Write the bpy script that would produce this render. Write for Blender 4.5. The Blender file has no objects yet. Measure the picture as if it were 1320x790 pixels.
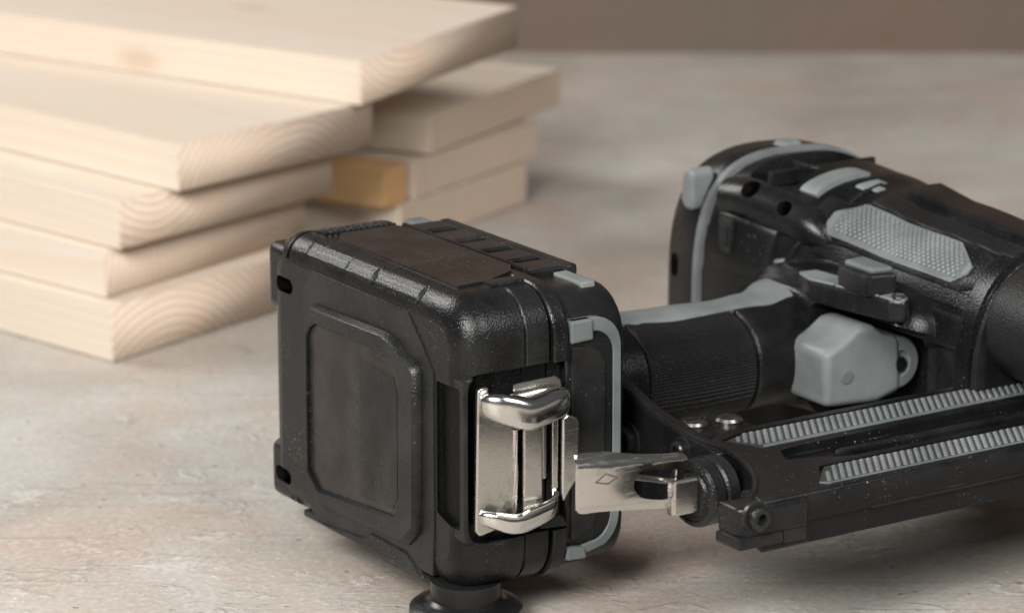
import bpy, bmesh, math, random
from mathutils import Vector, Matrix
random.seed(7)
S = 0.001                      # everything below is written in millimetres
sc = bpy.context.scene
col = sc.collection
R = math.radians

# ------------------------------------------------------------------ camera
cam_d = bpy.data.cameras.new('camera'); cam = bpy.data.objects.new('camera', cam_d); col.objects.link(cam)
cam.location = (0, 0, 330*S); cam.rotation_euler = (R(90-14.6125), 0, 0)
cam_d.lens = 114.545; cam_d.sensor_width = 36; cam_d.sensor_fit = 'HORIZONTAL'
cam_d.clip_start = .02; cam_d.clip_end = 50
cam_d.dof.use_dof = True; cam_d.dof.focus_distance = .938; cam_d.dof.aperture_fstop = 14.8
sc.camera = cam
# ------------------------------------------------------------------ light
w = bpy.data.worlds.new('World'); sc.world = w; w.use_nodes = True
w.node_tree.nodes['Background'].inputs[0].default_value = (.95, .97, 1, 1)
w.node_tree.nodes['Background'].inputs[1].default_value = .085
def area(name, loc, target, size, power, color):
    l = bpy.data.lights.new(name, 'AREA'); l.shape = 'RECTANGLE'; l.size, l.size_y = size; l.energy = power; l.color = color
    o = bpy.data.objects.new(name, l); col.objects.link(o); o.location = loc
    o.rotation_euler = (Vector(target)-Vector(loc)).to_track_quat('-Z', 'Y').to_euler(); return o
area('softbox_key', (-.42, -.06, .74), (-.05, 1.12, 0), (.5, .45), 27, (1, .993, .975))
area('softbox_back', (-1.0, 1.62, .85), (0, 1.0, 0), (.6, .5), 13.5, (1, .995, .98))
area('softbox_fill', (.75, .1, .95), (.1, 1.15, 0), (.6, .5), 13, (1, .993, .975))
sc.view_settings.view_transform = 'Standard'; sc.view_settings.look = 'None'
sc.view_settings.exposure = 0; sc.view_settings.gamma = 1
sc.cycles.use_denoising = True
sc.cycles.max_bounces = 8

# ------------------------------------------------------------------ materials
def newmat(name):
    m = bpy.data.materials.new(name); m.use_nodes = True
    nt = m.node_tree; b = nt.nodes['Principled BSDF']
    return m, nt, b
class N:
    def __init__(s, nt): s.nt = nt
    def __call__(s, t, ins=None, **kw):
        n = s.nt.nodes.new(t)
        for k, v in kw.items(): setattr(n, k, v)
        for k, v in (ins or {}).items():
            if hasattr(v, 'is_output'): s.nt.links.new(v, n.inputs[k])
            else: n.inputs[k].default_value = v
        return n
    def link(s, a, b): s.nt.links.new(a, b)
    def ramp(s, fac, stops, interp='LINEAR'):
        n = s.nt.nodes.new('ShaderNodeValToRGB'); n.color_ramp.interpolation = interp
        e = n.color_ramp.elements
        while len(e) < len(stops): e.new(.5)
        for i, (p, c) in enumerate(stops):
            e[i].position = p; e[i].color = (c, c, c, 1) if not hasattr(c, '__len__') else (*c, 1)
        s.link(fac, n.inputs[0]); return n.outputs[0]
    def mix(s, fac, a, b, mode='MIX'):
        n = s.nt.nodes.new('ShaderNodeMix'); n.data_type = 'RGBA'; n.blend_type = mode
        for k, v in ((0, fac), (6, a), (7, b)):
            if hasattr(v, 'is_output'): s.link(v, n.inputs[k])
            elif hasattr(v, '__len__'): n.inputs[k].default_value = (*v, 1)
            else: n.inputs[k].default_value = v
        return n.outputs[2]
    def math(s, op, a, b=0.0):
        n = s.nt.nodes.new('ShaderNodeMath'); n.operation = op
        for i, v in enumerate((a, b)):
            if hasattr(v, 'is_output'): s.link(v, n.inputs[i])
            else: n.inputs[i].default_value = v
        return n.outputs[0]

def plastic(name, colr, rough, dust=1.0, grain=.25, spec=.26, wear=.5, knurl=0):
    m, nt, b = newmat(name); n = N(nt)
    tc = n('ShaderNodeTexCoord').outputs['Object']
    big = n('ShaderNodeTexNoise', {'Vector': tc, 'Scale': 55., 'Detail': 5., 'Roughness': .6}).outputs[0]
    fine = n('ShaderNodeTexNoise', {'Vector': tc, 'Scale': 1700., 'Detail': 2.}).outputs[0]
    c = n.mix(n.ramp(big, [(.35, 0.), (.75, 1.)]), [v*.85 for v in colr], [min(1, v*1.2+.002) for v in colr])
    # rubbed edges
    pt = n.ramp(n('ShaderNodeNewGeometry').outputs['Pointiness'], [(.515, 0.), (.58, 1.)])
    c = n.mix(n.math('MULTIPLY', n.math('MULTIPLY', pt, n.ramp(big, [(.4, .1), (.65, 1.)])), .6*wear), c, [min(1, v*1.6+.035) for v in colr])
    # blotchy smears
    sm = n('ShaderNodeTexNoise', {'Vector': n('ShaderNodeMapping', {'Vector': tc, 'Rotation': (.3, .8, .2), 'Scale': (35., 90., 60.)}).outputs[0], 'Scale': 1., 'Detail': 6., 'Roughness': .7}).outputs[0]
    c = n.mix(n.math('MULTIPLY', n.ramp(sm, [(.52, 0.), (.72, 1.)]), .012*dust), c, (.2, .19, .18))
    # specks of dust: sparse voronoi cells, thinned by a second noise
    def specks(scale, size, thr):
        v = n('ShaderNodeTexVoronoi', {'Vector': tc, 'Scale': scale, 'Randomness': 1.})
        near = n.ramp(v.outputs['Distance'], [(size*.6, 1.), (size, 0.)])
        pick = n.ramp(n('ShaderNodeSeparateColor', {0: v.outputs['Color']}).outputs[0], [(thr, 0.), (thr+.01, 1.)])
        return n.math('MULTIPLY', near, pick)
    sp = n.math('MAXIMUM', specks(520., .15, .84), specks(1300., .24, .86))
    clus = n.ramp(n('ShaderNodeTexNoise', {'Vector': tc, 'Scale': 38., 'Detail': 3.}).outputs[0], [(.48, .06), (.66, 1.)])
    sp = n.math('MULTIPLY', n.math('MULTIPLY', sp, clus), .32*dust)
    # hairline scratches
    mp = n('ShaderNodeMapping', {'Vector': tc, 'Rotation': (.5, .3, .7), 'Scale': (60., 900., 900.)}).outputs[0]
    scr = n.ramp(n('ShaderNodeTexNoise', {'Vector': mp, 'Scale': 1., 'Detail': 1.}).outputs[0], [(.715, 0.), (.76, 1.)])
    sp2 = n.math('MULTIPLY', n.math('MULTIPLY', scr, clus), .16*wear*dust)
    c = n.mix(n.math('MAXIMUM', sp, sp2), c, (.52, .49, .45))
    n.link(c, b.inputs['Base Color'])
    r = n.math('ADD', n.math('MULTIPLY', big, .16), n.math('ADD', n.math('MULTIPLY', sm, .22), rough-.19)); r = n.math('ADD', r, n.math('MULTIPLY', sp, .5))
    n.link(r, b.inputs['Roughness']); b.inputs['Specular IOR Level'].default_value = spec
    h = n.math('MULTIPLY', fine, 1.)
    bp = n('ShaderNodeBump', {'Height': h, 'Strength': grain, 'Distance': .0004})
    last = bp
    if knurl:
        mp = n('ShaderNodeMapping', {'Vector': tc, 'Rotation': (0, 0, 0), 'Scale': (knurl, knurl, knurl)}).outputs[0]
        x = n('ShaderNodeSeparateXYZ', {0: mp})
        a = n.math('SINE', n.math('ADD', x.outputs[0], n.math('ADD', x.outputs[1], x.outputs[2])))
        d = n.math('SINE', n.math('SUBTRACT', x.outputs[0], n.math('ADD', x.outputs[1], x.outputs[2])))
        k = n.math('MAXIMUM', n.math('MULTIPLY', a, d), -.2)
        last = n('ShaderNodeBump', {'Height': k, 'Strength': 1., 'Distance': .0011, 'Normal': bp.outputs[0]})
    n.link(last.outputs[0], b.inputs['Normal'])
    return m
def metal(name, colr, rough, grain=.05):
    m, nt, b = newmat(name); n = N(nt)
    tc = n('ShaderNodeTexCoord').outputs['Object']
    big = n('ShaderNodeTexNoise', {'Vector': tc, 'Scale': 130., 'Detail': 6., 'Roughness': .65}).outputs[0]
    n.link(n.mix(n.ramp(big, [(.56, 0.), (.74, 1.)]), colr, [v*.62 for v in colr]), b.inputs['Base Color'])
    b.inputs['Metallic'].default_value = 1
    sc1 = n('ShaderNodeTexNoise', {'Vector': n('ShaderNodeMapping', {'Vector': tc, 'Rotation': (.4, .6, .3), 'Scale': (120., 1500., 1500.)}).outputs[0], 'Scale': 1., 'Detail': 2.}).outputs[0]
    n.link(n.math('ADD', n.math('MULTIPLY', n.ramp(sc1, [(.58, 0.), (.7, 1.)]), .1), n.math('ADD', n.math('MULTIPLY', big, .14), rough-.06)), b.inputs['Roughness'])
    fn = n('ShaderNodeTexNoise', {'Vector': tc, 'Scale': 300., 'Detail': 2.}).outputs[0]
    n.link(n('ShaderNodeBump', {'Height': fn, 'Strength': grain*.4, 'Distance': .0004}).outputs[0], b.inputs['Normal'])
    return m
M = {}
M['black'] = plastic('black_moulded_plastic', (.0058, .0059, .006), .27, grain=.42)
M['black2'] = plastic('black_satin_plastic', (.0052, .0053, .0056), .24, dust=.9, grain=.26)
M['gloss'] = plastic('black_glossy_plastic', (.008, .008, .008), .22, dust=.6, grain=.08)
M['rubber'] = plastic('black_textured_rubber', (.011, .011, .0112), .45, dust=.6, knurl=3100)
M['grey'] = plastic('grey_moulded_plastic', (.14, .153, .15), .42, dust=.5, grain=.12, wear=.3)
M['trim'] = plastic('slate_grey_plastic', (.10, .113, .111), .48, dust=.5, grain=.12)
M['stud'] = plastic('grey_stud_rubber', (.135, .145, .143), .4, dust=.6, grain=.1)
M['strip_base'] = plastic('dark_grey_strip', (.03, .032, .032), .4, dust=.8, grain=.1)
M['midgrey'] = plastic('mid_grey_plastic', (.10, .108, .107), .45, dust=.3, grain=.12)
M['label'] = plastic('brown_black_label_film', (.0125, .0098, .0082), .26, dust=.8, grain=.04)
M['label2'] = plastic('dark_olive_label_film', (.0048, .0052, .0045), .3, dust=.9, grain=.04)
M['top_film'] = plastic('dark_brown_label_film', (.0088, .0072, .0063), .28, dust=1., grain=.05)
M['cast'] = plastic('black_painted_casting', (.005, .0051, .0055), .25, dust=1.6, grain=.18, spec=.25)
M['sleeve'] = plastic('black_grained_rubber', (.011, .011, .0115), .42, dust=.8, grain=.7)
M['hole'] = plastic('black_recess', (.004, .004, .004), .7, dust=0)
M['nickel'] = metal('polished_nickel', (.66, .64, .61), .17)
M['nickel_satin'] = metal('brushed_nickel', (.58, .56, .525), .26, .12)
M['steel'] = metal('dark_steel_screw', (.32, .31, .3), .27, .2)

def wood_mat(name='planed_pine', tint=None):
    m, nt, b = newmat(name); n = N(nt)
    tc = n('ShaderNodeTexCoord').outputs['Object']
    oi = n('ShaderNodeObjectInfo').outputs['Random']
    off = n('ShaderNodeCombineXYZ', {0: n.math('MULTIPLY', oi, 3.), 1: n.math('MULTIPLY', oi, 11.), 2: n.math('MULTIPLY', oi, 7.)}).outputs[0]
    p = n('ShaderNodeVectorMath', {0: tc, 1: off}, operation='ADD').outputs[0]
    lowmap = n('ShaderNodeMapping', {'Vector': p, 'Scale': (4., 14., 14.)}).outputs[0]
    low = n('ShaderNodeTexNoise', {'Vector': lowmap, 'Scale': 1., 'Detail': 3.}).outputs[0]
    xyz = n('ShaderNodeSeparateXYZ', {0: tc})
    ry = n('ShaderNodeAttribute', attribute_type='OBJECT', attribute_name='ring_y').outputs['Fac']
    rz = n('ShaderNodeAttribute', attribute_type='OBJECT', attribute_name='ring_z').outputs['Fac']
    cy = n.math('SUBTRACT', xyz.outputs[1], ry); cz = n.math('SUBTRACT', xyz.outputs[2], rz)
    d = n.math('SQRT', n.math('ADD', n.math('MULTIPLY', cy, cy), n.math('MULTIPLY', cz, cz)))
    d = n.math('ADD', d, n.math('MULTIPLY', low, .012))
    ring = n.math('FRACT', n.math('MULTIPLY', d, 290.))
    ring = n.ramp(ring, [(0., 0.), (.72, .75), (.88, 1.), (1., 0.)])
    fibmap = n('ShaderNodeMapping', {'Vector': p, 'Scale': (16., 700., 700.)}).outputs[0]
    fib = n('ShaderNodeTexNoise', {'Vector': fibmap, 'Scale': 1., 'Detail': 3.}).outputs[0]
    tone = n('ShaderNodeTexNoise', {'Vector': n('ShaderNodeMapping', {'Vector': p, 'Scale': (6., 30., 30.)}).outputs[0], 'Scale': 1., 'Detail': 2.}).outputs[0]
    geo = n('ShaderNodeNewGeometry')
    nrm = n('ShaderNodeVectorTransform', {0: geo.outputs['True Normal']}, vector_type='NORMAL', convert_from='WORLD', convert_to='OBJECT').outputs[0]
    nx = n.math('ABSOLUTE', n('ShaderNodeSeparateXYZ', {0: nrm}).outputs[0])
    isend = n.ramp(nx, [(.5, 0.), (.7, 1.)])
    c = n.mix(tone, (.615, .522, .432), (.63, .58, .515))
    c = n.mix(n.math('MULTIPLY', ring, .34), c, (.60, .41, .25))
    c = n.mix(n.math('MULTIPLY', n.ramp(fib, [(.45, 0.), (.8, 1.)]), .3), c, (.62, .45, .29))
    # small knots
    kv = n('ShaderNodeTexVoronoi', {'Vector': n('ShaderNodeMapping', {'Vector': p, 'Scale': (9., 22., 22.)}).outputs[0], 'Scale': 1.})
    kn = n.math('MULTIPLY', n.ramp(kv.outputs['Distance'], [(.05, 1.), (.15, 0.)]), n.ramp(n('ShaderNodeSeparateColor', {0: kv.outputs['Color']}).outputs[0], [(.55, 0.), (.6, 1.)]))
    c = n.mix(n.math('MULTIPLY', kn, .3), c, (.36, .17, .07))
    # sawn end: pinkish grey, rings stronger, vertical saw marks
    ce = n.mix(n.math('MULTIPLY', ring, .85), (.60, .51, .42), (.39, .26, .175))
    sawmap = n('ShaderNodeMapping', {'Vector': p, 'Rotation': (.18, 0, 0), 'Scale': (60., 520., 25.)}).outputs[0]
    saw = n('ShaderNodeTexNoise', {'Vector': sawmap, 'Scale': 1., 'Detail': 2.}).outputs[0]
    ce = n.mix(n.math('MULTIPLY', n.ramp(saw, [(.42, 0.), (.7, 1.)]), .3), ce, (.46, .335, .26))
    pink = n('ShaderNodeTexNoise', {'Vector': p, 'Scale': 26., 'Detail': 2.}).outputs[0]
    ce = n.mix(n.math('MULTIPLY', n.ramp(pink, [(.52, 0.), (.68, 1.)]), .25), ce, (.62, .40, .29))
    fin = n.mix(isend, c, ce)
    if tint: fin = n.mix(1., fin, tint, 'MULTIPLY')
    n.link(fin, b.inputs['Base Color'])
    b.inputs['Roughness'].default_value = .62; b.inputs['Specular IOR Level'].default_value = .25
    h = n.math('ADD', n.math('MULTIPLY', fib, .6), n.math('MULTIPLY', saw, isend))
    n.link(n('ShaderNodeBump', {'Height': h, 'Strength': .3, 'Distance': .0006}).outputs[0], b.inputs['Normal'])
    return m
M['wood'] = wood_mat(); M['wood_orange'] = wood_mat('orange_tinted_pine', (1., .74, .45))  # second pine: same grain, colours multiplied by an orange tint

def table_mat():
    m, nt, b = newmat('weathered_painted_tabletop'); n = N(nt)
    tc = n('ShaderNodeTexCoord').outputs['Object']
    a = n('ShaderNodeTexNoise', {'Vector': tc, 'Scale': 9., 'Detail': 6., 'Roughness': .62, 'Distortion': .4}).outputs[0]
    e = n('ShaderNodeTexNoise', {'Vector': tc, 'Scale': 24., 'Detail': 5., 'Roughness': .6, 'Distortion': .8}).outputs[0]
    pk = n('ShaderNodeTexNoise', {'Vector': n('ShaderNodeMapping', {'Vector': tc, 'Location': (3, 7, 1)}).outputs[0], 'Scale': 13., 'Detail': 5., 'Roughness': .6}).outputs[0]
    c = n.mix(n.ramp(a, [(.33, 0.), (.67, 1.)]), (.325, .288, .245), (.465, .448, .41))
    c = n.mix(n.math('MULTIPLY', n.ramp(pk, [(.47, 0.), (.66, 1.)]), .6), c, (.43, .315, .255))
    grit = n('ShaderNodeTexNoise', {'Vector': tc, 'Scale': 420., 'Detail': 4., 'Roughness': .65}).outputs[0]
    # worn chalky patches
    st = n('ShaderNodeTexNoise', {'Vector': n('ShaderNodeMapping', {'Vector': tc, 'Scale': (40., 62., 1.), 'Rotation': (0, 0, .5)}).outputs[0], 'Scale': 1., 'Detail': 6., 'Roughness': .7, 'Distortion': 1.2}).outputs[0]
    chalk = n.math('MULTIPLY', n.ramp(st, [(.52, 0.), (.62, 1.)]), n.ramp(e, [(.4, 0.), (.6, 1.)]))
    c = n.mix(n.math('MULTIPLY', n.math('MULTIPLY', chalk, n.ramp(grit, [(.38, .15), (.56, 1.)])), .42), c, (.60, .595, .565))
    # dark crumbs, pits
    def specks(scale, size, thr, stretch=(1, 1, 1)):
        v = n('ShaderNodeTexVoronoi', {'Vector': n('ShaderNodeMapping', {'Vector': tc, 'Scale': stretch}).outputs[0], 'Scale': scale})
        return n.math('MULTIPLY', n.ramp(v.outputs['Distance'], [(size*.55, 1.), (size, 0.)]), n.ramp(n('ShaderNodeSeparateColor', {0: v.outputs['Color']}).outputs[0], [(thr, 0.), (thr+.02, 1.)]))
    dk = n.math('MAXIMUM', specks(300., .26, .955, (.8, 1, 1)), specks(90., .10, .95))
    c = n.mix(n.math('MULTIPLY', dk, .55), c, (.13, .10, .08))
    c = n.mix(n.math('MULTIPLY', n.ramp(grit, [(.56, 0.), (.66, 1.)]), .28), c, (.66, .64, .6))
    lt = specks(330., .25, .93)
    c = n.mix(n.math('MULTIPLY', lt, .6), c, (.66, .64, .6))
    # scratches
    for rot, sc_, am in ((.5, (7., 420., 1.), .5), (-.75, (6., 380., 1.), .45), (1.9, (9., 500., 1.), .35)):
        s_ = n('ShaderNodeTexNoise', {'Vector': n('ShaderNodeMapping', {'Vector': tc, 'Rotation': (0, 0, rot), 'Scale': sc_}).outputs[0], 'Scale': 1., 'Detail': 1.}).outputs[0]
        c = n.mix(n.math('MULTIPLY', n.ramp(s_, [(.69, 0.), (.74, 1.)]), am), c, (.27, .21, .165))
    c = n.mix(n.math('MULTIPLY', n.ramp(grit, [(.36, 1.), (.5, 0.)]), .3), c, (.24, .2, .165))
    n.link(c, b.inputs['Base Color'])
    b.inputs['Roughness'].default_value = .6; b.inputs['Specular IOR Level'].default_value = .3
    h = n.math('ADD', n.math('MULTIPLY', grit, .5), n.math('SUBTRACT', n.math('MULTIPLY', chalk, .8), n.math('MULTIPLY', dk, 1.2)))
    n.link(n('ShaderNodeBump', {'Height': h, 'Strength': .8, 'Distance': .0008}).outputs[0], b.inputs['Normal'])
    return m
def wall_mat():
    m, nt, b = newmat('brown_plaster_wall'); n = N(nt)
    tc = n('ShaderNodeTexCoord').outputs['Object']
    a = n('ShaderNodeTexNoise', {'Vector': n('ShaderNodeMapping', {'Vector': tc, 'Scale': (6., 6., 2.)}).outputs[0], 'Scale': 1., 'Detail': 4.}).outputs[0]
    c = n.mix(n.ramp(a, [(.35, 0.), (.65, 1.)]), (.125, .105, .08), (.165, .098, .075))
    n.link(c, b.inputs['Base Color']); b.inputs['Roughness'].default_value = .8
    g = n('ShaderNodeTexNoise', {'Vector': tc, 'Scale': 60., 'Detail': 6.}).outputs[0]
    n.link(n('ShaderNodeBump', {'Height': g, 'Strength': .4, 'Distance': .003}).outputs[0], b.inputs['Normal'])
    return m

# ------------------------------------------------------------------ mesh helpers (mm in, metres out)
def finish(name, bm, mat, parent=None, angle=35, kind=None, flat=False):
    bmesh.ops.recalc_face_normals(bm, faces=bm.faces)
    me = bpy.data.meshes.new(name)
    bm.to_mesh(me); bm.free()
    me.transform(Matrix.Scale(S, 4))
    me.polygons.foreach_set('use_smooth', [True]*len(me.polygons))
    me.set_sharp_from_angle(angle=R(angle))
    amax = max(f_.area for f_ in me.polygons)
    for f_ in me.polygons:
        if max(abs(c_) for c_ in f_.normal) > .99999 or (flat and f_.area > .05*amax): f_.use_smooth = False
    me.materials.append(M[mat] if isinstance(mat, str) else mat)
    o = bpy.data.objects.new(name, me); col.objects.link(o)
    if parent: o.parent = parent
    if kind: o['kind'] = kind
    return o
def loops(name, ls, mat, parent=None, cap=(True, True), angle=35, closed=False, bm=None):
    own = bm is None
    if own: bm = bmesh.new()
    V = [[bm.verts.new(p) for p in l] for l in ls]
    k = len(ls[0])
    seq = list(range(len(V)-1)) + ([len(V)-1] if closed else [])
    for i in seq:
        a, b = V[i], V[(i+1) % len(V)]
        for j in range(k): bm.faces.new((a[j], a[(j+1) % k], b[(j+1) % k], b[j]))
    if cap[0] and not closed: bm.faces.new(V[0])
    if cap[1] and not closed: bm.faces.new(V[-1])
    return finish(name, bm, mat, parent, angle) if own else None
def rrect(a0, a1, b0, b1, r, n=6):
    out = []
    r = max(.05, min(r, (a1-a0)/2-.01, (b1-b0)/2-.01))
    for ca, cb, s in ((a1-r, b1-r, 0), (a0+r, b1-r, 90), (a0+r, b0+r, 180), (a1-r, b0+r, 270)):
        for i in range(n+1):
            t = R(s+90*i/n); out.append((ca+r*math.cos(t), cb+r*math.sin(t)))
    return out
def box(name, lo, hi, mat, parent=None, bev=.6, seg=2, bm=None, mtx=None):
    own = bm is None
    t = bmesh.new()
    bmesh.ops.create_cube(t, size=1)
    for v in t.verts:
        v.co = Vector([lo[i]+(hi[i]-lo[i])*(v.co[i]+.5) for i in range(3)])
    if bev: bmesh.ops.bevel(t, geom=list(t.edges), offset=bev, segments=seg, affect='EDGES', profile=.5)
    if mtx: t.transform(mtx)
    if own: return finish(name, t, mat, parent, flat=True)
    me = bpy.data.meshes.new('tmp'); t.to_mesh(me); t.free(); bm.from_mesh(me); bpy.data.meshes.remove(me)
def prism(name, pts, axis, lo, hi, mat, parent=None, bev=.5, seg=2, only=None, angle=35, bm=None):
    """polygon pts in the two other axes, extruded along axis from lo to hi"""
    def P(p, h):
        return {'x': (h, p[0], p[1]), 'y': (p[0], h, p[1]), 'z': (p[0], p[1], h)}[axis]
    t = bmesh.new()
    a = [t.verts.new(P(p, lo)) for p in pts]; b = [t.verts.new(P(p, hi)) for p in pts]
    k = len(pts)
    for j in range(k): t.faces.new((a[j], a[(j+1) % k], b[(j+1) % k], b[j]))
    t.faces.new(a); t.faces.new(b)
    bmesh.ops.recalc_face_normals(t, faces=t.faces)
    if bev:
        ai = 'xyz'.index(axis)
        es = [e for e in t.edges if only is None or all(abs(v.co[ai]-(lo if only == 'lo' else hi)) < 1e-6 for v in e.verts)]
        bmesh.ops.bevel(t, geom=es, offset=bev, segments=seg, affect='EDGES', profile=.5, clamp_overlap=True)
    if bm is None: return finish(name, t, mat, parent, angle, flat=True)
    me = bpy.data.meshes.new('tmp'); t.to_mesh(me); t.free(); bm.from_mesh(me); bpy.data.meshes.remove(me)
def tube(name, path, radii, mat, parent=None, n=16, up=(0, 0, 1), bm=None, sub=1, sq=2):
    def pw(v): return math.copysign(abs(v)**(2/sq), v)
    """swept ellipse; radii = (r_up, r_side) per point"""
    pts = [Vector(p) for p in path]
    rad = [(r, r) if not hasattr(r, '__len__') else r for r in radii]
    if sub > 1:      # Catmull-Rom refinement
        q, rr = [], []
        for i in range(len(pts)-1):
            p0, p1, p2, p3 = pts[max(i-1, 0)], pts[i], pts[i+1], pts[min(i+2, len(pts)-1)]
            for k in range(sub):
                t = k/sub
                q.append(.5*((2*p1)+(p2-p0)*t+(2*p0-5*p1+4*p2-p3)*t*t+(3*p1-p0-3*p2+p3)*t**3))
                rr.append(tuple(rad[i][c]*(1-t)+rad[i+1][c]*t for c in (0, 1)))
        q.append(pts[-1]); rr.append(rad[-1]); pts, rad = q, rr
    ls = []
    for i, p in enumerate(pts):
        d = (pts[min(i+1, len(pts)-1)]-pts[max(i-1, 0)]).normalized()
        side = d.cross(Vector(up)).normalized(); u = side.cross(d)
        ls.append([tuple(p+u*rad[i][0]*pw(math.cos(2*math.pi*j/n))+side*rad[i][1]*pw(math.sin(2*math.pi*j/n))) for j in range(n)])
    return loops(name, ls, mat, parent, bm=bm)
def lathe(name, prof, c, axis, mat, parent=None, n=40, angle=35, bm=None):
    """prof = (radius, height) pairs along axis from point c"""
    ax = Vector(axis).normalized(); t = Vector((0, 0, 1)) if abs(ax.z) < .9 else Vector((1, 0, 0))
    a = ax.cross(t).normalized(); b = ax.cross(a)
    ls = [[tuple(Vector(c)+ax*h+(a*math.cos(2*math.pi*j/n)+b*math.sin(2*math.pi*j/n))*max(r, .02)) for j in range(n)] for r, h in prof]
    return loops(name, ls, mat, parent, angle=angle, bm=bm)
def cut(o, cutters, solver='EXACT'):
    for c in cutters:
        c.parent = o.parent
        md = o.modifiers.new('cut', 'BOOLEAN'); md.operation = 'DIFFERENCE'; md.object = c; md.solver = solver
    bpy.context.view_layer.update()
    dg = bpy.context.evaluated_depsgraph_get()
    me = bpy.data.meshes.new_from_object(o.evaluated_get(dg))
    o.modifiers.clear(); old = o.data; o.data = me; bpy.data.meshes.remove(old)
    me.polygons.foreach_set('use_smooth', [True]*len(me.polygons)); me.set_sharp_from_angle(angle=R(32))
    for f_ in me.polygons:
        if max(abs(c_) for c_ in f_.normal) > .99999: f_.use_smooth = False
def drop(objs):
    for o in objs:
        me = o.data; bpy.data.objects.remove(o); bpy.data.meshes.remove(me)
def empty(name, loc, rz, label, cat, group=None):
    o = bpy.data.objects.new(name, None); col.objects.link(o); o.empty_display_size = .01
    o.location = [v*S for v in loc]; o.rotation_euler = (0, 0, R(rz)); o['label'] = label; o['category'] = cat
    if group: o['group'] = group
    return o
def pill(c0, c1, r, n=8):
    """2-D stadium outline between two centres"""
    a = math.atan2(c1[1]-c0[1], c1[0]-c0[0]); out = []
    for i in range(n+1): t = a-math.pi/2+math.pi*i/n; out.append((c1[0]+r*math.cos(t), c1[1]+r*math.sin(t)))
    for i in range(n+1): t = a+math.pi/2+math.pi*i/n; out.append((c0[0]+r*math.cos(t), c0[1]+r*math.sin(t)))
    return out

# ------------------------------------------------------------------ the setting
bm = bmesh.new()
bmesh.ops.create_grid(bm, x_segments=2, y_segments=2, size=1)
for v in bm.verts: v.co = Vector((v.co.x*1600, 850+v.co.y*990, 0))
t = finish('tabletop', bm, table_mat()); t['kind'] = 'structure'; t['label'] = 'worn beige painted tabletop under everything'
t = box('back_wall', (-1600, 1838, -60), (1600, 1900, 900), wall_mat(), bev=0); t['kind'] = 'structure'; t['label'] = 'blurred brown wall behind the tabletop'

# ------------------------------------------------------------------ pine boards
RING = iter([(-30, -30), (-95, -8), (-20, 40), (-62, -26), (-40, 60), (-90, -40), (-30, 50), (-30, -12), (-70, -45)])
def board(near, end_ang, width, long_ang, length, z, thick, label, group, tilt=0, rollz=0, mat='wood'):
    e = Vector((math.cos(R(end_ang)), math.sin(R(end_ang)))); l = Vector((math.cos(R(long_ang)), math.sin(R(long_ang))))
    # local frame: x = long direction, y = across; a little skew in the saw cut
    ang = long_ang
    sk = end_ang-(long_ang-90)
    t = bmesh.new()
    pts = []
    for along in (0, length):
        for acr in (0, width):
            # across direction rotated by the skew
            pts.append((along+acr*math.sin(R(sk)), -acr*math.cos(R(sk))))
    q = [pts[0], pts[1], pts[3], pts[2]]
    a = [t.verts.new((p[0], p[1], 0)) for p in q]; b = [t.verts.new((p[0], p[1], thick)) for p in q]
    for j in range(4): t.faces.new((a[j], a[(j+1) % 4], b[(j+1) % 4], b[j]))
    t.faces.new(a); t.faces.new(b)
    bmesh.ops.recalc_face_normals(t, faces=t.faces)
    bmesh.ops.bevel(t, geom=list(t.edges), offset=.5, segments=2, affect='EDGES')
    o = finish('pine_board', t, mat, flat=True)
    ry, rz_ = next(RING); o['ring_y'] = ry*S; o['ring_z'] = rz_*S
    o.location = (near[0]*S, near[1]*S, z*S); o.rotation_euler = (R(tilt), R(rollz), R(ang)); o['label'] = label; o['category'] = 'board'; o['group'] = group
    return o
FS, RS = 'boards of the front stack', 'boards of the rear stack'
board((-150, 1181), 53, 118, 137, 620, 0.3, 22, 'bottom pine board of the front stack, lying on the tabletop', FS)
board((-153, 1191), 55, 120, 138, 600, 22.6, 18.8, 'second pine board from the bottom of the front stack', FS)
board((-147, 1189), 53, 124, 136, 610, 41.7, 18.6, 'middle pine board of the front stack, partly shaded by the board above', FS)
board((-126, 1204), 51, 111, 135, 640, 60.6, 18.4, 'pine board directly under the topmost board of the front stack', FS)
board((-60, 1278), 61, 130, 144, 640, 79.3, 18, 'topmost pine board of the front stack, jutting out above the rear stack', FS, tilt=-1.5)
board((-48, 1362), 59, 106, 158, 300, 0.3, 19.6, 'bottom pine board of the rear stack, lying on the tabletop', RS)
board((-42, 1371), 59, 104, 152, 300, 20.2, 16.8, 'pine board sandwiched in the middle of the rear stack', RS)
board((-54, 1352), 57, 16, 150, 260, 20.2, 17.4, 'narrow orange pine batten beside the middle board of the rear stack', RS, mat='wood_orange')
board((-35, 1379), 63, 127, 154, 300, 38.0, 17.2, 'top pine board of the rear stack', RS)

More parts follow.
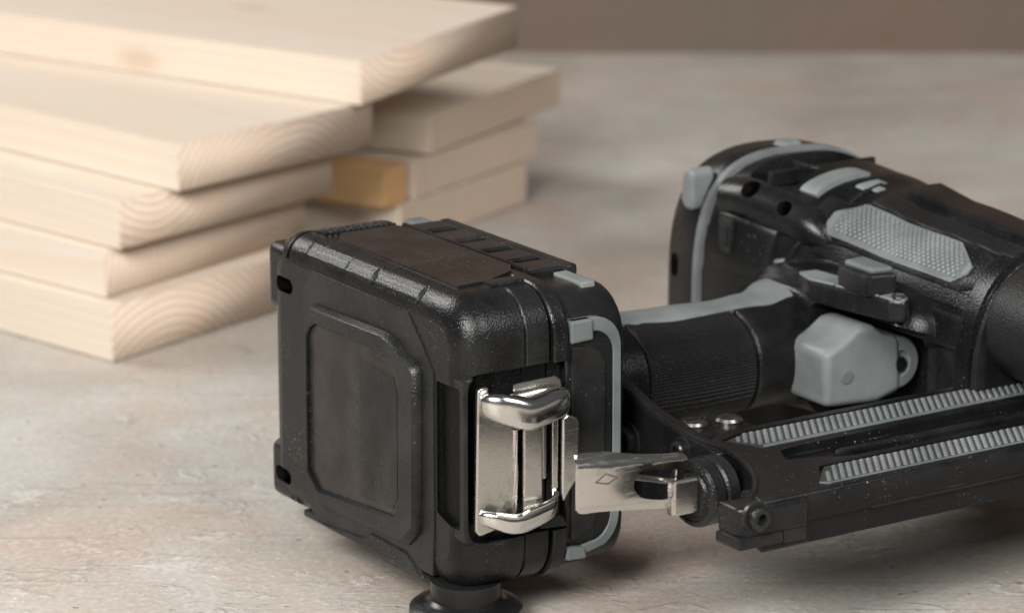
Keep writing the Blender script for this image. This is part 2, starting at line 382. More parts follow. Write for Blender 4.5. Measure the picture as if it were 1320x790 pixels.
# ------------------------------------------------------------------ battery pack (tool frame: x along the handle, y to the rear of the tool)
TO = (-13.33, 881.84, 0); YAW = 33
bat = empty('battery_pack', TO, YAW, 'boxy black battery pack with nickel latch and grey edge trim, standing in front', 'battery')
Y0, Y1, Z0, Z1 = 0, 115, 12, 100.5
def station(x, inset, r, dz1=0, dz0=0, n=7):
    return [(x, y, z) for y, z in rrect(Y0+inset, Y1-inset, Z0+dz0+inset, Z1+dz1-inset, max(1.5, r-inset*.8), n)]
def shell(name, x0, x1, fil0, fil1, r, mat, out=0, dz1=0, dz0=0):
    ls = []
    for i in range(7):
        if fil0:
            t = R(90*i/6); ls.append(station(x0+fil0*(1-math.sin(t)) if 0 else x0+fil0*(1-math.cos(R(90*i/6))), fil0*(1-math.sin(t))-out, r, dz1, dz0))
    if not fil0: ls.append(station(x0, .5-out, r, dz1, dz0)); ls.append(station(x0+.5, -out, r, dz1, dz0))
    if fil1:
        for i in range(7):
            t = R(90*i/6); ls.append(station(x1-fil1*(1-math.sin(t)), fil1*(1-math.cos(t))-out, r, dz1, dz0))
    else: ls.append(station(x1-.5, -out, r, dz1, dz0)); ls.append(station(x1, .5-out, r, dz1, dz0))
    return loops(name, ls, mat, bat, angle=30)
front = shell('front_shell', 0, 20.6, 8.5, 0, 13, 'black')
post = box('corner_post', (.3, .25, 29.6), (12, 16.5, 78.6), 'black', bat, bev=1.0)
bumpers = [box('corner_bumper', (.5, 95.5, z0), (44, 116.2, z1), 'black', bat, bev=3.2, seg=4) for z0, z1 in ((74.5, 96), (14, 32.5))]
mid = shell('middle_shell', 21.0, 29.2, 0, 0, 13, 'black', out=-.3)
gask = shell('sealing_band', 29.8, 34.6, 0, 0, 14, 'black2', out=1.0, dz1=-1)
rear = shell('rear_shell', 34.9, 56.4, 0, 3.2, 15, 'black2', out=-.8, dz1=-2.5)
cutters = []
for (ya, yb, z) in ((98.6, 109.6, 84.2), (101.6, 112.4, 22.4)):
    cutters.append(prism('cutter', pill((ya+2.4, z), (yb-2.4, z), 2.4), 'x', -2, 5.5, 'hole', bev=0))
for yy, zz in ((101, 97), (98.2, 12.5), (101.5, 12.5)):     # short notches in the corner
    cutters.append(box('cutter', (-1, yy, zz-4), (9, yy+1.5, zz+4), 'hole', bev=0))
cutters.append(prism('cutter', [(15.2, 35.5), (15.2, 75), (3.2, 75), (3.2, 33), (7, 33)], 'x', -2, 1.7, 'hole', bev=.8))
cutters.append(prism('cutter', rrect(1.2, 38, 29, 79.5, 5), 'y', -3, 3.2, 'hole', bev=0))
nicks = []
for yy, rr, hh in ((69, 4.2, 1.1), (53, 5.6, 2.0), (27, 5.6, 1.8), (92.5, 4.5, 1.0)):
    prof = [(rr*math.cos(R(a_)), hh*math.sin(R(a_))) for a_ in range(-90, 91, 15)]
    nicks.append(lathe('cutter', prof, (.1, yy, 100.4), (.12, 1, -.12), 'hole', n=28))
cut(front, cutters+nicks); drop(nicks); cut(post, cutters[-2:])
for b_ in bumpers: cut(b_, cutters[:5])
cut(mid, cutters[-1:]); cut(gask, cutters[-1:]); 
drop(cutters)
# side pocket of the rear shell framed by the grey trim
pk = prism('cutter', rrect(33, 51.4, 20, 87, 6), 'y', -3, 2.6, 'hole', bev=0)
drop([pk])
prism('face_plate', [(91.5, 86), (91.5, 18), (86, 14.6), (17, 15.5), (16.2, 30), (16.2, 77), (22, 84), (30, 92), (86, 92.4)], 'x', -.4, 3, 'black', bat, bev=.35)
# raised frame on the front face with a recessed label window
OUT = [(84, 82.6), (42, 83.4), (36, 82.4), (31, 79.2), (25, 78.4), (22.8, 75), (23.6, 27), (29.5, 21.6), (79, 19.6), (88, 27.5), (88, 77), (86, 81)]
WIN = [(80.5, 77.4), (44, 77.6), (38.5, 76.8), (34.2, 74), (32.6, 71), (32.4, 67), (32.6, 34), (36, 28.8), (80, 25.2), (86.2, 30), (85.8, 72.5), (83.6, 75.8)]
def inset(pts, d):
    c = (sum(p[0] for p in pts)/len(pts), sum(p[1] for p in pts)/len(pts))
    return [(p[0]+(c[0]-p[0])*d/30, p[1]+(c[1]-p[1])*d/30) for p in pts]
ring = [[(x, *p) for p in q] for x, q in ((1.2, OUT), (-1.2, OUT), (-2.8, inset(OUT, 1.5)), (-2.8, inset(WIN, -.5)), (-2.5, WIN), (1.2, WIN))]
loops('label_frame', ring, 'black', bat, cap=(False, False), closed=True, angle=48)
L1 = inset(WIN, .12)
prism('label', L1, 'x', -1.5, 1, 'label', bat, bev=0)
prism('label', [(56, 72.4), (36.5, 71.2), (34.6, 67), (34.8, 34.5), (37.5, 30.6), (56, 29.6)], 'x', -1.64, .5, 'label2', bat, bev=0)
# proud guard along the lower front edge
prism('lower_guard', [(93, 13), (93, 15.4), (78, 15), (57, 16.6), (52, 19.4), (32, 19.2), (27, 17), (22, 13)], 'x', -.9, 7, 'black', bat, bev=.9)
# corner bumpers on the far end
box('end_rail', (6, 108, 36), (40, 114.6, 72), 'black2', bat, bev=1.5)
# top: brown label, ribbed grip, vents
prism('top_label', [(8.2, 17), (9.2, 86), (14, 92), (33, 92), (35, 88), (35, 30), (31, 24), (19, 18)], 'z', 99.5, 101.2, 'top_film', bat, bev=.35, only='hi')
box('label_rail', (35.6, 24, 94), (37, 93, 101.4), 'black2', bat, bev=.4)
box('top_step', (17, 13.2, 96), (29, 18.4, 101.4), 'black', bat, bev=.5)
bm = bmesh.new()
for k in range(13): tube('', [(9.5+k*2, 93.6, 100.7), (9.2+k*2, 97, 100.8), (8.6+k*2, 101, 100.2)], [(.8, .62)]*3, None, n=8, bm=bm)
finish('ribbed_grip', bm, 'black', bat)
box('top_rail', (52, 26, 92), (56, 98, 99.6), 'black2', bat, bev=1)
for i, (y0, y1) in enumerate(((88, 98), (72, 84), (57, 68), (42, 53), (27, 38))): box('vent_rib', (38, y0, 92), (52.5, y1, 99.2), 'black2', bat, bev=.7)
box('grey_insert', (47, 11, 93), (52, 26, 98.2), 'grey', bat, bev=.6)
box('grey_insert', (42, 97, 93), (50, 104, 99.8), 'midgrey', bat, bev=1.5)
# grey U-shaped trim on the side of the rear shell
def arc(c, r, a0, a1, n=7): return [(c[0]+r*math.cos(R(a0+(a1-a0)*i/n)), c[1]+r*math.sin(R(a0+(a1-a0)*i/n))) for i in range(n+1)]
outer = [(36.5, 90.4)] + arc((44.6, 81.0), 9.4, 90, 0) + [(54.2, 46)] + arc((43.4, 30), 10.4, 0, -60) + [(42.4, 19.6)]
inner = [(36.5, 86.0)] + arc((44.2, 79.4), 7.0, 90, 0) + [(51.4, 46)] + arc((41.6, 30.8), 9.2, 0, -60) + [(40.8, 21.8)]
bm = bmesh.new()
ls = []
for p, q in zip(outer, inner):
    ls.append([(p[0], 3, p[1]), (p[0], .7, p[1]), (p[0]*.93+q[0]*.07, .5, p[1]*.93+q[1]*.07), (q[0]*.93+p[0]*.07, .5, q[1]*.93+p[1]*.07), (q[0], .7, q[1]), (q[0], 3, q[1])])
loops('edge_trim', ls, 'trim', bat, angle=50)
prism('trim_block', [(36, 90.4), (43.5, 90.4), (44, 84), (36, 83.6)], 'y', -.3, 3, 'trim', bat, bev=.7)
prism('trim_block', [(35, 18.4), (35, 22.6), (41.5, 21.6), (42, 18)], 'y', -.3, 3, 'trim', bat, bev=.7)
prism('side_panel', [(36.5, 82.5), (42.6, 82.5), (46.5, 80.6), (48.4, 77), (48.4, 46), (47.4, 34), (44, 27), (38, 24.6), (36.5, 24.6)], 'y', .1, 3, 'gloss', bat, bev=.5)
# round foot knob
foot = lathe('foot_knob', [(10.4, 14.5), (10.4, 9.2), (11.2, 8.2), (13.2, 7.6), (15.6, 7.4), (16.6, 6.6), (16.8, 4), (16.8, .8), (16.2, .2), (3, .2)], (8.0, 12.4, 0), (0, 0, 1), 'gloss', bat, n=56)
# ------------------------------------------------------------------ nickel latch on the side
lat = bpy.data.objects.new('latch', None); col.objects.link(lat); lat.parent = bat; lat['label'] = 'shiny nickel toggle latch'
pl = [(2.6, 33.6), (3.4, 75), (4.4, 76), (7, 76), (7.2, 69), (7.9, 66.6), (9.4, 65.6), (14.2, 63.4), (15.9, 62.2), (16.3, 60.6), (16.1, 34.4), (4, 32)]
prism('latch_plate', pl, 'y', -1.7, .2, 'nickel_satin', lat, bev=.55, seg=3)
tube('rolled_edge', [(15.9, -1.6, 62), (15.9, -1.9, 50), (15.7, -1.6, 36)], [.75]*3, 'nickel', lat, n=10)
tube('bail_bar', [(5.9, -.6, 71), (6.4, -2.4, 71), (9, -4.4, 70.4), (13, -6.0, 69), (16.5, -6.8, 67.8), (20, -6.4, 67.9), (26, -5.2, 68.6), (30, -3.8, 68.8), (31.3, -2, 68.8), (31.6, -.6, 68.8)],
     [(2.2, 1.5), (3.5, 2.4), (4.3, 3), (4.6, 3.1), (4.7, 3.2), (4.6, 3.2), (4.6, 3.1), (4.2, 2.9), (3.2, 2.3), (1.6, 1.2)], 'nickel', lat, n=28, sub=4, sq=3)
tube('lower_bar', [(4.6, -.4, 37.6), (5.2, -2.2, 37.6), (8, -4.6, 36.9), (11.5, -6.2, 35.7), (16, -6.6, 35.6), (23, -5.6, 36.6), (26.5, -4.4, 37.2), (28.6, -2.8, 39), (29.2, -1.4, 42)],
     [(1.5, 1.1), (2.2, 1.5), (2.6, 1.7), (2.8, 1.8), (2.8, 1.8), (2.6, 1.8), (2.2, 1.6), (1.4, 1.1), (.9, .9)], 'nickel', lat, n=24, sub=4, sq=2.8)
tube('lower_wire', [(7, -5.6, 39.3), (12, -7.6, 38.2), (14.5, -7.5, 38.3), (17, -7.5, 39.2), (22, -6.5, 39.5), (27, -5, 40.2), (28.8, -3.6, 41.6)], [.8]*7, 'nickel', lat, n=10, sub=4)
box('centre_strip', (17.9, -3.2, 36), (24.4, -1.8, 66), 'nickel_satin', lat, bev=.5)
box('edge_strip', (24.4, -2.9, 46), (26.0, -1.2, 66), 'steel', lat, bev=.5)
box('rear_strip', (28.2, -2.2, 42), (30.4, -1.0, 67), 'nickel_satin', lat, bev=.4)
prism('side_flange', [(31.0, 40.4), (31.2, 63.2), (33, 64.2), (36.2, 62.6), (37, 61), (36.6, 44.6), (34, 41.4), (31.6, 38)], 'y', -3.4, -1.6, 'nickel_satin', lat, bev=.6, seg=3)
prism('top_plate', [(15, 70), (15, 75.6), (29.5, 76), (31.4, 74.6), (32.4, 70), (34.2, 64), (31, 63), (28, 69)], 'y', -2.0, -.6, 'nickel', lat, bev=.5)
prism('latch_rest', [(24.5, 30.5), (25.5, 34.5), (32.5, 33.4), (34.4, 29.8)], 'y', -1.6, 2, 'black', lat, bev=.5)

# ------------------------------------------------------------------ nail gun
gun = empty('nail_gun', TO, YAW, 'black and grey nail gun lying on its side behind the battery pack', 'nail gun')
def sup(c, rx, rz, p, n=48, y=0):
    out = []
    for j in range(n):
        t = 2*math.pi*j/n; cx, sx = math.cos(t), math.sin(t); q = p if cx < 0 else 2.0
        out.append((c[0]+rx*math.copysign(abs(cx)**(2/q), cx), y, c[1]+rz*math.copysign(abs(sx)**(2/q), sx)))
    return out
def lerp_sections(sec, y):
    sec = sorted(sec)
    for a, b in zip(sec, sec[1:]):
        if a[0] <= y <= b[0]:
            t = (y-a[0])/(b[0]-a[0]); t = t*t*(3-2*t)
            return [a[i]+(b[i]-a[i])*t for i in range(1, len(a))]
    return list(sec[0][1:]) if y < sec[0][0] else list(sec[-1][1:])
# barrel sections: y, centre x, centre z, rx, rz, power
BS = [(-60, 203, 55, 32, 37, 2.4), (-20, 203, 55, 33, 39.5, 2.5), (20, 202, 55, 35.5, 42.5, 2.6), (45, 201, 55, 37, 46, 2.7), (62, 198, 55, 39.5, 49.0, 3.0), (85, 194, 55, 38.5, 52, 3.2), (130, 194, 55, 39, 52.5, 3.2)]
def tilt(x, y): return y-.26*(x-188)*max(0, min(1, (y-45)/45))
def barrel(y): return lerp_sections(BS, y)
ls = []
for i in range(32):
    y = -22+i*(92+22)/31; cx, cz, rx, rz, p = barrel(y); ls.append([(a, tilt(a, b), c_) for a, b, c_ in sup((cx, cz), rx, rz, p, n=72, y=y)])
bm = bmesh.new()
loops('', ls, None, bm=bm)
NS = [(149, 50, 56, 23, 19.5, 2.4), (154, 45, 56.5, 30, 21, 2.8), (160, 39, 57, 39, 22.5, 3.4), (170, 37, 57, 43, 24, 3.6), (185, 36, 56, 45, 26, 3.4), (205, 36, 56, 45, 28, 3)]
def nring(x):
    cy, cz, ry, rz, p = lerp_sections(NS, x); out = []
    for j in range(56):
        t = 2*math.pi*j/56; c_, s_ = math.cos(t), math.sin(t)
        out.append((x, cy+ry*math.copysign(abs(c_)**(2/p), c_), cz+rz*math.copysign(abs(s_)**(2/p), s_)))
    return out
loops('', [nring(149+i*2) for i in range(29)], None, bm=bm)
body = finish('motor_housing', bm, 'black2', gun, angle=60)
md = body.modifiers.new('blend', 'REMESH'); md.mode = 'VOXEL'; md.voxel_size = .0009; md.use_smooth_shade = True
md = body.modifiers.new('soften', 'SMOOTH'); md.factor = .5; md.iterations = 14
bpy.context.view_layer.update()
me = bpy.data.meshes.new_from_object(body.evaluated_get(bpy.context.evaluated_depsgraph_get()))
body.modifiers.clear(); old = body.data; body.data = me; bpy.data.meshes.remove(old)
# rear cap, ring between
def ysec(name, ys, mat, c=(194, 55), p=3.2, parent=gun):
    return loops(name, [[(a, tilt(a, b), c_) for a, b, c_ in sup(c, rx, rz, p, n=72, y=y)] for y, rx, rz in ys], mat, parent, angle=40)
ysec('grey_ring', [(91.8, 38.5, 52), (92, 39.6, 53.1), (94.4, 39.8, 53.3), (95, 38.5, 52)], 'midgrey')
cap = ysec('rear_cap', [(94.6, 39, 52.6), (96, 39.3, 53), (108, 38.8, 52.6), (112, 37.2, 51), (115.5, 33, 47), (117, 24, 38)], 'black2')
cc = [prism('cutter', pill((114.6, 66), (114.6, 69), 2.4), 'x', 150, 162, 'hole', bev=0)]
cut(cap, cc); drop(cc)
prism('cap_tab', [(104, 88), (103.4, 92), (104, 100.5), (106, 102.5), (109.5, 100), (110.5, 91), (108, 88)], 'x', 154.2, 164, 'grey', cap, bev=1.6, seg=3)
box('cap_tab', (185, 94, 104), (193, 101, 109.4), 'grey', cap, bev=1.5)
# openings in the housing near the cap
cc = []
def hole(y, z, x, r, depth=14, d=(1, 0, -.35)):
    o = lathe('cutter', [(r, -8), (r, depth)], (x, y, z), d, 'hole', n=20); cc.append(o)
boss = tube('screw_boss', [(163.5, 94, 93.5), (164.6, 84, 94), (167.4, 70, 92), (169.5, 58, 89), (172, 50, 84)], [7, 7.6, 7.6, 7.2, 4], 'black2', gun, n=24, sub=3)
hole(80.2, 99, 161, 3.4, d=(.8, .3, -.5)); hole(65.1, 94.6, 164, 2.7, d=(.8, .3, -.5))
cut(boss, cc)
cc.append(box('cutter', (150, 85.2, 79), (163, 88.6, 87), 'hole', bev=.8))
cc.append(prism('cutter', [(167, 90), (167, 80), (173, 71), (186, 74), (212, 72), (212, 82), (190, 88)], 'z', 95, 114, 'hole', bev=1.5))
cc.append(prism('cutter', [(120, 10), (120, 60), (136, 70), (141, 73.4), (147, 74), (156, 71.5), (166, 68.5), (175, 65), (179.5, 59), (180, 48), (176, 10)], 'y', -30, 33.5, 'hole', bev=2, seg=3))
cut(body, cc, 'MANIFOLD'); drop(cc)
box('square_socket', (155.4, 83.4, 77), (157.2, 90.4, 89), 'black', body, bev=.6)
box('square_hole', (154.9, 85.4, 79.6), (157.6, 88.4, 86.4), 'hole', body, bev=.3)
box('vent_bar', (168, 79, 99), (212, 81, 104.2), 'black', body, bev=.6)
box('vent_bar', (184.5, 71, 99), (187, 92, 104.4), 'black', body, bev=.6)
def barrel_point(y, ang, off=0):
    cx, cz, rx, rz, p = barrel(y); c, s_ = math.cos(R(ang)), math.sin(R(ang))
    x = cx+rx*math.copysign(abs(c)**(2/p), c); z = cz+rz*math.copysign(abs(s_)**(2/p), s_)
    nx = math.copysign(abs(c)**(2-2/p), c)/rx; nz = math.copysign(abs(s_)**(2-2/p), s_)/rz; k = math.hypot(nx, nz)
    return Vector((x+off*nx/k, tilt(x, y), z+off*nz/k))
def patch(name, mat, ys, angs, off, parent, base=-1.5, na=10, bevel=.5):
    """raised panel following the barrel; ys list, angs(y)->(a0,a1)"""
    ls = []
    for y in ys:
        a0, a1 = angs(y); row = []
        for i in range(na+1):
            s = i/na; h = off if 0 < i < na else off-bevel
            row.append(tuple(barrel_point(y, a0+(a1-a0)*s, h)))
        for i in range(na, -1, -1): row.append(tuple(barrel_point(y, a0+(a1-a0)*i/na, base)))
        ls.append(row)
    return loops(name, ls, mat, parent, angle=35)
def lin(a, b, n): return [a+(b-a)*i/(n-1) for i in range(n)]
# textured grey pad
def pad_ang(y):
    lo = 115.7 if 2 < y < 44 else (115.7+(2-y)*1.15 if y <= 2 else 115.7+(y-44)*1.55)
    hi = 140.5 if -4 < y else 140.5-(-4-y)*1.6
    return (lo, hi)
pad = patch('side_pad', 'grey', [-8.6, -8.2, -4, 2, 10, 18, 26, 34, 44, 47, 50.4, 50.8], pad_ang, 1.6, gun)
def mesh_ang(y): a0, a1 = pad_ang(y); return (a0+1.6, a1-1.6)
patch('pad_mesh', 'midgrey', [-6.4, -6, -2, 4, 12, 20, 28, 36, 44, 47, 48.6], mesh_ang, 1.75, pad, bevel=.1)
bm = bmesh.new()
for i in range(28):
    for j in range(12):
        y = -7+i*2.05+(j % 2)*1.02; a0, a1 = pad_ang(y)
        ang = 116.9+j*1.98
        if not (a0+2.2 < ang < a1-2.2) or not -5.6 < y < 48: continue
        p = barrel_point(y, ang, 1.7); q = barrel_point(y, ang, 2.2+random.uniform(-.08, .05)); u = (barrel_point(y, ang+2, 1.7)-p).normalized(); v_ = Vector((0, 1, 0))
        lo = [p+u*.85, p+v_*.98, p-u*.85, p-v_*.98]; hi = [q+u*.55, q+v_*.62, q-u*.55, q-v_*.62]
        A = [bm.verts.new(x) for x in lo]; B = [bm.verts.new(x) for x in hi]
        for k in range(4): bm.faces.new((A[k], A[(k+1) % 4], B[(k+1) % 4], B[k]))
        bm.faces.new(B)
finish('pad_studs', bm, 'grey', pad, angle=20, kind='stuff')
# rubber surround, top rib, grey vent pad and light mark
patch('rubber_surround', 'rubber', lin(-18, 44, 14), lambda y: (101, 113.6), 1.0, gun)
patch('lower_surround', 'black', lin(-14, 52, 12), lambda y: (143, 152), .8, gun)
patch('top_ridge', 'black2', lin(-18, 40, 8), lambda y: (84, 97), 2.6, gun)
patch('grey_vent_pad', 'grey', lin(59, 66, 5), lambda y: (93, 122), 1.6, gun)
patch('light_mark', 'grey', lin(52.5, 55, 3), lambda y: (93, 105), .5, gun)
patch('light_mark', 'grey', lin(49, 52.6, 3), lambda y: (98, 103), .5, gun)
patch('pad_surround', 'black', lin(-13, 56, 14), lambda y: (113.8, 142.8) if -8 < y < 50 else (118, 139), .9, gun)
patch('shoulder_panel', 'black2', lin(64, 86, 8), lambda y: (146, 171), 1.2, gun, bevel=.9)
patch('lower_panel', 'black2', lin(-14, 24, 8), lambda y: (155, 170), 1.0, gun, bevel=.8)
patch('collar_lip', 'black2', [-19, -18.4, -16, -13.6, -13], lambda y: (60, 186), .8, gun, na=40)
tube('housing_seam', [tuple(barrel_point(y, a, .3)) for y, a in ((60, 172), (60, 165), (56, 150), (52, 135), (50.5, 122), (51, 108), (52, 96))], [.7]*7, 'black2', gun, n=8, sub=4)
ysec('front_sleeve', [(-22, 28, 16), (-23, 32.2, 19.6), (-25, 33.4, 20.6), (-40, 34, 21), (-86, 33, 20), (-90, 28, 16)], 'sleeve', c=(205, 73.5), p=2.3)
ysec('sleeve_seam', [(-19, 30, 36), (-20, 33, 39), (-22.4, 33, 39), (-23, 30, 36)], 'hole', c=(203, 55), p=2.45)
# nose casting towards the magazine
nose = prism('nose_casting', [(170, 2.5), (170, -4), (175, -11), (215, -11), (217, -100), (245, -100), (240, 2.5)], 'z', 40, 69, 'cast', gun, bev=3.5, seg=4)
cc = [lathe('cutter', [(5.6, -10), (5.6, 12)], (189, -11, 61), (0, 1, 0), 'hole', n=24)]
cut(nose, cc); drop(cc)
tube('nose_ridge', [(170, 1, 66), (175, -5, 66.8), (190, -8, 67), (216, -9, 67)], [3.4, 3.6, 3.4, 3.4], 'cast', gun, n=14, sub=4)
# ---- handle
HS = [(56, 46, 57, 17, 13), (66, 46, 57, 21, 16), (84, 46, 57, 21, 17), (104, 46, 56.5, 20.5, 16.6), (122, 46, 56, 20.5, 16.5), (136, 47.5, 56, 20.5, 16.8), (150, 53, 55.5, 22, 19), (162, 57, 55, 25, 21), (176, 58, 54, 27, 24)]
def hsec(x): return lerp_sections(HS, x)
def hpoint(x, ang, off=0):
    cy, cz, ry, rz = hsec(x); c, s_ = math.cos(R(ang)), math.sin(R(ang))
    return (x, cy+(ry+off)*math.copysign(abs(c)**.87, c), cz+(rz+off)*math.copysign(abs(s_)**.87, s_))
def hloft(name, xs, mat, off=0, parent=gun):
    ls = [[hpoint(x, 360*j/40, o_) for j in range(40)] for x, o_ in xs]
    return loops(name, ls, mat, parent, angle=40)
han = hloft('handle', [(56, -.8)] + [(x, -.8) for x in lin(58, 176, 30)], 'black2')
hloft('grip_sleeve', [(82.5, -.5), (83, .3)] + [(x, .3) for x in lin(85, 121, 10)] + [(122.6, .3), (123.2, -.5)], 'rubber', parent=han)
hloft('grip_sleeve', [(62, -.5), (62.6, .5)] + [(x, .5) for x in lin(64, 80, 6)] + [(81.4, .5), (82, -.5)], 'black', parent=han)
hloft('neck_sleeve', [(124.4, -.5), (125, .3)] + [(x, .3) for x in lin(127, 149, 8)] + [(151, .3), (151.8, -.5)], 'black', parent=han)
ls = []
for x in lin(74, 154, 33):
    a0 = 97+4*math.sin(x*.16)+(10 if x > 132 else 0)*(x-132)/22; a1 = 106+3*math.sin(x*.13+1)+max(0, x-125)*.3; a0 -= 25
    if 84 < x < 88: a1 = 108
    row = [hpoint(x, a0+(a1-a0)*i/8, 1.1 if 0 < i < 8 else .6) for i in range(9)] + [hpoint(x, a0+(a1-a0)*i/8, -1.5) for i in range(8, -1, -1)]
    ls.append(row)
loops('handle_backstrap', ls, 'grey', han, angle=40)
# ---- trigger
tr = bpy.data.objects.new('trigger', None); col.objects.link(tr); tr.parent = gun; tr['label'] = 'light grey plastic trigger'
prism('trigger_blade', [(139.5, 45), (139, 62.5), (146, 65.5), (152, 69.6), (158, 69.2), (163, 65), (169, 63.6), (170, 46), (160, 43.6)], 'y', 12, 32, 'grey', tr, bev=2.4, seg=5)
lathe('trigger_hub', [(8.4, -14), (8.4, -1), (7.6, -.2), (4.4, 0), (4.0, -.8), (2, -.8)], (169, 12.6, 54.8), (0, -1, 0), 'grey', tr, n=40)
lathe('trigger_pin', [(2.2, -.4), (2.2, .4), (1.7, .5)], (147.5, 12.0, 54), (0, -1, 0), 'midgrey', tr, n=24)
lathe('trigger_pin', [(2.4, -.4), (2.4, .5), (1.9, .6)], (169, 12.6, 54.8), (0, -1, 0), 'black2', tr, n=24)
# trigger housing arch above
# ---- selector switch on the neck
sw = bpy.data.objects.new('selector_switch', None); col.objects.link(sw); sw.parent = gun
swp = [(153, 45), (150, 36), (155, 3), (158.5, -2), (162, 0), (162, 30), (160, 44)]
prism('switch_plate', swp, 'z', 72.5, 79.6, 'black2', sw, bev=1, seg=2)
prism('switch_inlay', [(153.2, 44.4), (150.6, 36), (152.4, 26), (161, 26.6), (159.6, 43.6)], 'z', 78, 80.1, 'grey', sw, bev=.4)
prism('switch_inlay', [(155.2, 7), (155.8, 2.5), (158.6, -1.4), (161.4, .4), (161, 7)], 'z', 78, 80.1, 'grey', sw, bev=.4)
prism('switch_inlay', [(152.4, 25), (155.2, 7.6), (156, 7.6), (153.4, 25)], 'z', 78, 80.0, 'grey', sw, bev=.2)
prism('switch_button', [(153, 25), (152.5, 9), (162.5, 7), (163.5, 25)], 'z', 79, 86.2, 'black2', sw, bev=1)
prism('button_cap', [(154.6, 24), (154.2, 9.8), (162, 8.2), (163, 24)], 'z', 86, 88.2, 'trim', sw, bev=1.2)
lathe('switch_screw', [(2.2, 0), (2.2, .9), (1.7, 1.2)], (158.5, 1.5, 79.9), (0, 0, 1), 'steel', sw, n=20)

# ---- magazine
mag = bpy.data.objects.new('magazine', None); col.objects.link(mag); mag.parent = gun; mag['label'] = 'black nail magazine with two grey studded strips'
XE = 262
mp = [(77, -13.5), (73.5, -18), (70.5, -33), (65, -47), (59, -58), (51, -67.5), (49.5, -73.5), (XE, -73.5), (XE, -13.5)]
body_m = prism('magazine_body', mp, 'z', 39, 54, 'cast', mag, bev=1.0, seg=3)
S1 = [(75.5, -22), (81, -33), (XE-4, -31.6), (XE-4, -17), (86, -18.4)]
S2 = [(73.5, -68), (84, -57), (XE-4, -56.4), (XE-4, -69.6), (76, -70.2)]
def grow(pts, d):
    c = (170, sum(p[1] for p in pts)/len(pts)); return [(p[0]+math.copysign(d, p[0]-c[0]), p[1]+math.copysign(d, p[1]-c[1])) for p in pts]
cm = [prism('cutter', grow(S1, .9), 'z', 53.2, 60, 'hole', bev=0), prism('cutter', grow(S2, .9), 'z', 53.2, 60, 'hole', bev=0),
      prism('cutter', [(83, -38), (92, -36.8), (XE+5, -36), (XE+5, -53), (96, -53), (86, -48), (79, -46)], 'z', 51.4, 60, 'hole', bev=.6),
      box('cutter', (66, -80, 30), (XE+5, -72.4, 45.8), 'hole', bev=0)]
cut(body_m, cm); drop(cm)
def strip(poly, name='grip_strip'):
    return prism(name, poly, 'z', 52, 53.9, 'strip_base', mag, bev=.25, only='hi')
s1 = strip(S1); s2 = strip(S2)
prism('strip_border', [(81, -33), (81.8, -31.4), (XE-4, -29.9), (XE-4, -31.6)], 'z', 52, 54.3, 'trim', s1, bev=.2)
prism('strip_border', [(73.6, -68), (76, -70.2), (XE-4, -69.6), (XE-4, -68.8), (76.4, -69.2)], 'z', 52, 54.2, 'trim', s2, bev=.2)
def studs(parent, y0, y1, left):
    bm = bmesh.new()
    rows = 6
    for j in range(rows):
        y = y0+(y1-y0)*(j+.5)/rows
        x = left(y)+2.2
        x += (-x+(j % 2)*1.25) % 2.5
        while x < 252:
            a = math.radians(52)
            u = Vector((math.cos(a), math.sin(a), 0)); v_ = Vector((-math.sin(a), math.cos(a), 0))
            p = Vector((x, y, 53.85)); q = Vector((x, y, 54.4+random.uniform(-.08, .06)))
            lo = [p+u*1.05, p+v_*.78, p-u*1.05, p-v_*.78]; hi = [q+u*.7, q+v_*.46, q-u*.7, q-v_*.46]
            A = [bm.verts.new(t) for t in lo]; B = [bm.verts.new(t) for t in hi]
            for k in range(4): bm.faces.new((A[k], A[(k+1) % 4], B[(k+1) % 4], B[k]))
            bm.faces.new(B); x += 2.5
    finish('strip_studs', bm, 'stud', parent, angle=20, kind='stuff')
studs(s1, -30.4, -19.0, lambda y: 75.5+(-22-y)*.5 if y < -22 else 75.5+(y+22)*2.6); studs(s2, -68.6, -57.6, lambda y: 73.5+(y+68)*.95)
prism('side_rib', [(98, -44.5), (102, -46.5), (XE-4, -46), (XE-4, -43.4), (100, -43)], 'z', 51, 53.2, 'cast', mag, bev=.6)
box('rail_gap', (88, -73.8, 45.5), (XE-8, -72, 46.2), 'hole', mag, bev=0)
# end casting joining magazine and handle foot
endp = [(78, 10), (72, 4), (72.5, -13), (96, -13), (96, 8)]
end = prism('end_casting', endp, 'z', 39, 52.6, 'cast', mag, bev=1.3, seg=3)
tube('casting_rim', [(68.5, 22, 62.5), (68.2, 12, 59.6), (68.4, -2, 56.2), (69, -16, 54.4), (70, -30, 54), (65.6, -45.6, 54), (59.6, -57, 54), (52, -66.6, 53.8)], [1.5, 1.4, 1.3, 1.1, 1, 1, 1, 1], 'cast', mag, n=10, sub=4)
prism('bracket_wall', [(46, 71), (30, 67), (18, 61.5), (6, 57.8), (-14, 55), (-24, 54.2), (-30, 53.8), (-30, 36), (-8, 31), (18, 25), (46, 24)], 'x', 66.8, 72.5, 'cast', mag, bev=1.0, seg=3)
box('foot_dock', (54.5, 36, 24), (66, 106, 88), 'black2', gun, bev=3)
box('foot_dock', (60, 30, 36), (100, 60, 47), 'black2', gun, bev=3)
for (x, y) in ((79, -1.5), (90, -4)):
    s_ = lathe('screw', [(4.2, -1), (4.2, .8), (3.6, 1.6), (2, 2)], (x, y, 52.8), (0, 0, 1), 'steel', end, n=28)
    box('screw_slot', (x-2.6, y-.5, 54.2), (x+2.6, y+.5, 54.95), 'hole', s_, bev=0)
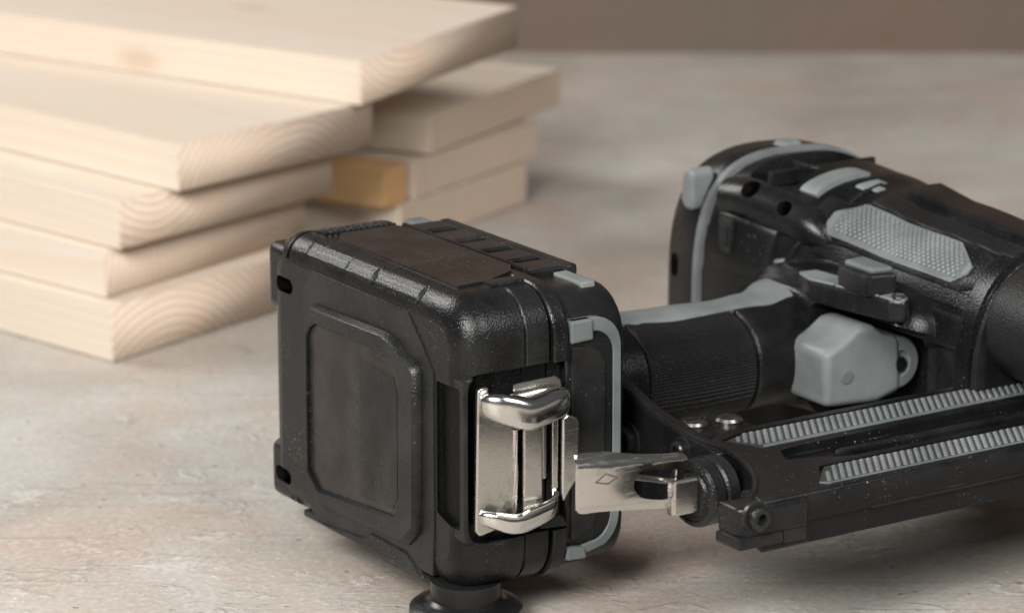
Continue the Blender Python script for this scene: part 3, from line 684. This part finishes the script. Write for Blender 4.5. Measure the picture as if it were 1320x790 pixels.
# front block with socket bolt
blk = prism('end_block', [(41.4, -64), (41.4, -72.6), (44, -75), (64, -75), (66.5, -72), (67, -60), (52, -60), (50, -66)], 'z', 44.6, 53.4, 'cast', mag, bev=1.2, seg=3)
box('block_foot', (40.6, -75.4, 41.6), (56, -64, 45.2), 'cast', blk, bev=1)
box('block_clip', (56.4, -74.6, 40.8), (64.5, -62, 45.2), 'black2', blk, bev=.8)
def bolt(c, d, r, parent):
    b_ = lathe('bolt', [(r*1.35, -.6), (r*1.35, .5), (r, .7), (r, 2.4), (r*.85, 2.9), (r*.5, 2.9), (r*.45, 1.2), (.1, 1.2)], c, d, 'gloss', parent, n=28)
    return b_
bolt((46.4, -75, 50.6), (0, -1, 0), 3.4, blk)
bolt((66.8, -13, 50.4), (-1, 0, 0), 3.0, end)
bolt((66.8, 14.5, 46.2), (-1, 0, 0), 4.4, end)
# round knob, square nickel nut and pusher tab
kd = Vector((-1, -.12, 0)).normalized()
kn = lathe('tension_knob', [(6, -6), (9.6, -5), (9.9, -1), (9.2, -.4), (9.2, .2), (9.9, .8), (9.8, 4.4), (9.2, 5.2), (8.2, 5.4), (7.8, 4.9), (6.8, 5.0), (6.2, 5.6), (3, 5.6)], (55.5, -39, 47), kd, 'black', mag, n=48)
box('pusher_block', (41.4, -43.6, 42.6), (50.4, -40, 53.2), 'nickel_satin', mag, bev=.9)
def tabsheet():
    cz, N_ = 56.4, 40
    outl = [(10.4, 49.2), (9.8, 51), (9.7, 56), (9.8, 62), (10.6, 64.6), (12.5, 65.3), (18, 64.9), (25, 63.6), (32, 62.2), (40, 61.0), (45.4, 60.4), (46.6, 59.2), (46.2, 56.5), (45, 52), (43, 46.4), (40, 45.2), (30, 46.6), (18, 48.2), (12.5, 48.4)]
    hol = [(29.0, 52.2), (28.5, 53), (28.2, 54), (28.5, 55.6), (29, 56.8), (29.8, 57.6), (31, 58), (33, 58), (36, 57.6), (39, 57.2), (42.0, 56.8), (43, 56.4), (43, 55), (42.6, 52), (41.8, 49), (40, 48.2), (36, 48.8), (32, 49.8), (30, 51)]
    def smooth(pts, k=4):
        out = []; n_ = len(pts)
        for i in range(n_):
            p0, p1, p2, p3 = (Vector(pts[(i+d) % n_]) for d in (-1, 0, 1, 2))
            for q in range(k):
                t = q/k; out.append(tuple(.5*((2*p1)+(p2-p0)*t+(2*p0-5*p1+4*p2-p3)*t*t+(3*p1-p0-3*p2+p3)*t**3)))
        return out
    outl, hol = smooth(outl), smooth(hol)
    def ypos(x, z): return -42.6+.9*max(0, z-(62.6-(x-10)*.095))+.5*max(0, 50.6-(x-10)*.08-z)-.012*(x-28)+.0045*(x-28)**2*.3
    ls = []
    for s in (0, .06, .14, .3, .5, .7, 1):
        ls.append([(a[0]*(1-s)+b[0]*s, a[1]*(1-s)+b[1]*s) for a, b in zip(outl, hol)])
    ring = [[(x, ypos(x, z)-.45, z) for x, z in l] for l in ls]
    back = [[(x, ypos(x, z)+.45, z) for x, z in l] for l in reversed(ls)]
    return ring+back
tab = loops('pusher_tab', tabsheet(), 'nickel', mag, closed=True, angle=45)
bm = bmesh.new()
dm = [(15.6, 57.2), (18.8, 59.2), (22.6, 57.6), (19.6, 56.2), (15.6, 57.2)]
for a, b in zip(dm, dm[1:]):
    def yy(x, z): return -42.6-.012*(x-28)+.0045*(x-28)**2*.3-.5
    tube('', [(a[0], yy(*a), a[1]), (b[0], yy(*b), b[1])], [.22, .22], None, n=6, bm=bm)
finish('stamped_arrow', bm, 'steel', tab)
tube('pusher_rod', [(30, -38.8, 55.5), (43, -39.4, 52)], [.9, .9], 'steel', mag, n=10)
